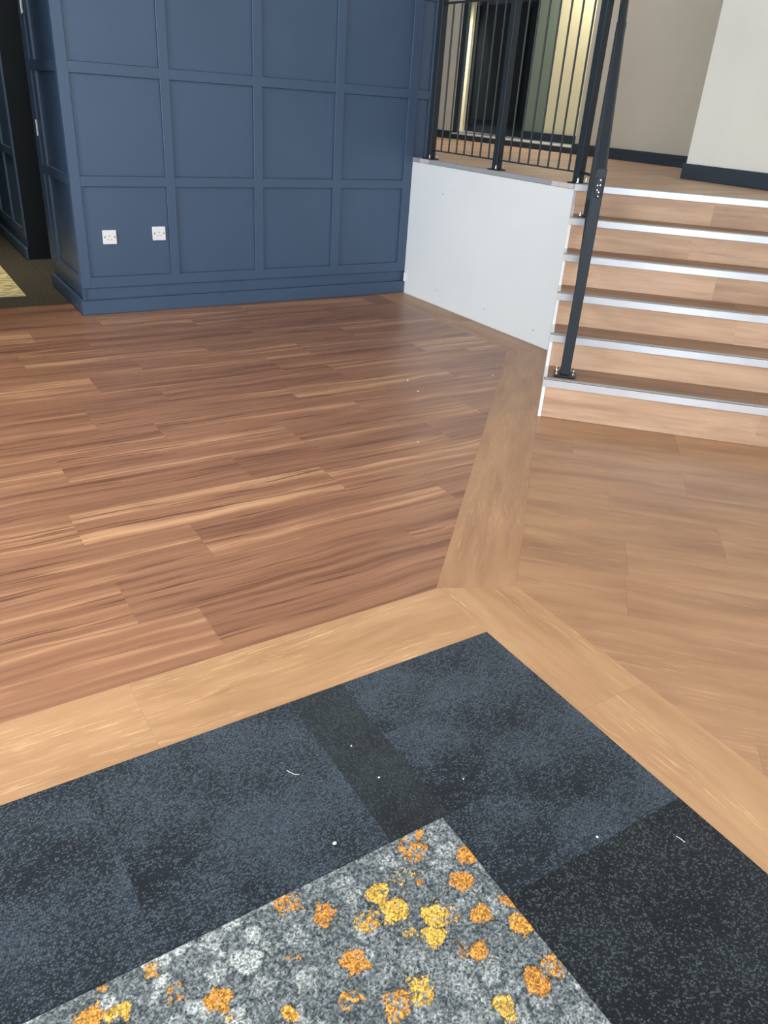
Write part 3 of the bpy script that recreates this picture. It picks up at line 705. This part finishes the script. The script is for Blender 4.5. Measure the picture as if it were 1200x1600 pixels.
for y_ in [-.126 - .0922 * i for i in range(7)] + [-.902 - .0932 * i for i in range(7)]:
    MB().tube((0, y_, .068), (0, y_, .985), .0063, 10).build('baluster', SM, rail)

# stair balustrade, seen end-on
SR = empty('stair_railing', st(1.335, -2.42, RISE1), label='charcoal metal stair railing bolted to the bottom tread, seen end-on', cat='railing')
SR.rotation_euler = (0, 0, rot)
y_r = 1.03                                     # rear post, on the fifth step
zr = RISE * 4
slope = zr / y_r
TOPF = 0.985
def post_s(y, z, top):
    p = MB().box(-.025, .025, y - .025, y + .025, z + .008, top, .003).build('post', SM, SR)
    MB().box(-.055, .055, y - .045, y + .045, z, z + .008, .0015).build('base_plate', SM, p)
    for bx_, by_ in ((-.042, -.032), (.042, -.018), (-.042, .034), (.042, .034)): bolt(p, bx_, y + by_, z + .008)
    return p
f_post = post_s(0, 0.0045, TOPF)
post_s(y_r, zr, TOPF + zr + .0)
# short flat joint plate with screws on the front post's head
jp = MB()
ring = []
for i in range(16):
    t = 2 * math.pi * i / 16; ring.append((.019 * math.cos(t), .052 * math.sin(t)))
vs = [(a, -.0255, TOPF - .075 + b) for a, b in ring] + [(a * .85, -.031, TOPF - .075 + b * .92) for a, b in ring]
jp.add(vs, [tuple(range(16, 32))[::-1], tuple(range(16))] + [(i, (i + 1) % 16, 16 + (i + 1) % 16, 16 + i) for i in range(16)])
jpo = jp.build('joint_plate', SM, f_post)
for a, b in ((.004, .028), (.006, .006), (-.006, .004), (-.004, -.016), (.004, -.024), (.004, -.042)):
    MB().tube((a, -.0315, TOPF - .075 + b), (a, -.034, TOPF - .075 + b), .0035, 8).build('screw', MAT['chrome'], f_post, label='bright screw')
def inclined(name, z0, hw, th, mat, y0=-.02, y1=y_r):
    m = MB(); vs = []
    for y in (y0, y1):
        z = z0 + slope * (y)
        vs += [(-hw, y, z - th), (hw, y, z - th), (hw * 1.0, y, z + th * .5), (hw * .6, y, z + th), (-hw * .6, y, z + th), (-hw, y, z + th * .5)]
    m.add(vs, [tuple(range(6)), tuple(range(11, 5, -1))] + [((i + 1) % 6, i, 6 + i, 6 + (i + 1) % 6) for i in range(6)])
    return m.build(name, mat, SR)
inclined('handrail', TOPF + .0, .022, .018, SM, -.03, y_r + .30)
inclined('rail', .115, .014, .005, SM, .026, y_r - .026)
inclined('rail', TOPF - .08, .014, .005, SM, .026, y_r - .026)
for i in range(9):
    y = .125 + i * .0975; MB().tube((0, y, .118 + slope * y), (0, y, TOPF - .083 + slope * y), .0063, 10).build('baluster', SM, SR)
MB().tube((-.012, y_r - .026, TOPF + zr - .12), (-.012, y_r - .036, TOPF + zr - .12), .012, 12, .008).build('end_cap', MAT['chrome'], SR, label='bright end cap')
# short link from the landing railing to the stair railing
for z in (0.064, 1.0):
    MB().tube((0, -1.5805, z), (-.082, -1.742, z), .008, 8).build('rail', SM, rail)

# ------------------------------------------------------------ crumbs and a thread
def crumb(x, y, z, r, label, grp):
    g = np.random.default_rng(int(abs(x * 1000 + y * 777)))
    ph = (1 + 5 ** .5) / 2
    v = [(-1, ph, 0), (1, ph, 0), (-1, -ph, 0), (1, -ph, 0), (0, -1, ph), (0, 1, ph), (0, -1, -ph), (0, 1, -ph), (ph, 0, -1), (ph, 0, 1), (-ph, 0, -1), (-ph, 0, 1)]
    f = [(0, 11, 5), (0, 5, 1), (0, 1, 7), (0, 7, 10), (0, 10, 11), (1, 5, 9), (5, 11, 4), (11, 10, 2), (10, 7, 6), (7, 1, 8), (3, 9, 4), (3, 4, 2), (3, 2, 6), (3, 6, 8), (3, 8, 9), (4, 9, 5), (2, 4, 11), (6, 2, 10), (8, 6, 7), (9, 8, 1)]
    v = [tuple(c * r * .55 * g.uniform(.7, 1.25) * (1 if i < 2 else .6) for i, c in enumerate(p)) for p in v]
    zmin = min(p[2] for p in v)
    mesh_obj('crumb', v, f, MAT['crumb'], None, loc=(x, y, z - zmin), label=label, cat='debris', group=grp)
G1, G2 = 'white crumbs on the wooden floor', 'white specks on the carpet'
crumb(-1.244, -1.936, 0, .005, 'tiny white crumb on brown planks, furthest back toward the navy wall', G1)
crumb(-1.294, -2.112, 0, .0045, 'tiny white crumb on brown planks just in front of the rearmost crumb', G1)
crumb(-0.71, -2.043, 0, .005, 'tiny white crumb on brown planks closest to the stairs and white wall', G1)
crumb(-1.697, -2.70, 0, .004, 'tiny white crumb nearest the camera on the brown planks', G1)
crumb(-2.928, -4.211, CZ, .0022, 'upper small white speck on the narrow dark carpet tile', G2)
crumb(-2.921, -4.327, CZ, .0024, 'lower small white speck on the narrow dark carpet tile', G2)
crumb(-3.099, -4.436, CZ, .0042, 'largest white speck on dark carpet just behind the patterned tiles', G2)
crumb(-2.59, -4.70, CZ, .0030, 'white speck at the seam of the near black carpet tile right of the pattern', G2)
crumb(-2.749, -4.426, CZ, .0020, 'small white speck on dark carpet between pattern corner and oak border', G2)
def thread(pts, z, label):
    m = MB()
    for a, b in zip(pts[:-1], pts[1:]): m.tube((*a, z + .001), (*b, z + .001), .0006, 6)
    c = pts[len(pts) // 2]; m.v = [(v[0] - c[0], v[1] - c[1], v[2]) for v in m.v]
    m.build('thread', MAT['crumb'], None, loc=(c[0], c[1], 0), label=label, cat='debris')
thread([(-3.099, -4.205), (-3.094, -4.216), (-3.088, -4.225), (-3.080, -4.231)], CZ, 'short curved white fibre on the dark carpet near the oak border')
thread([(-2.432, -4.785), (-2.429, -4.795), (-2.428, -4.806)], CZ, 'short pale fibre on the near black carpet tile at right')
print('built', len(bpy.data.objects))
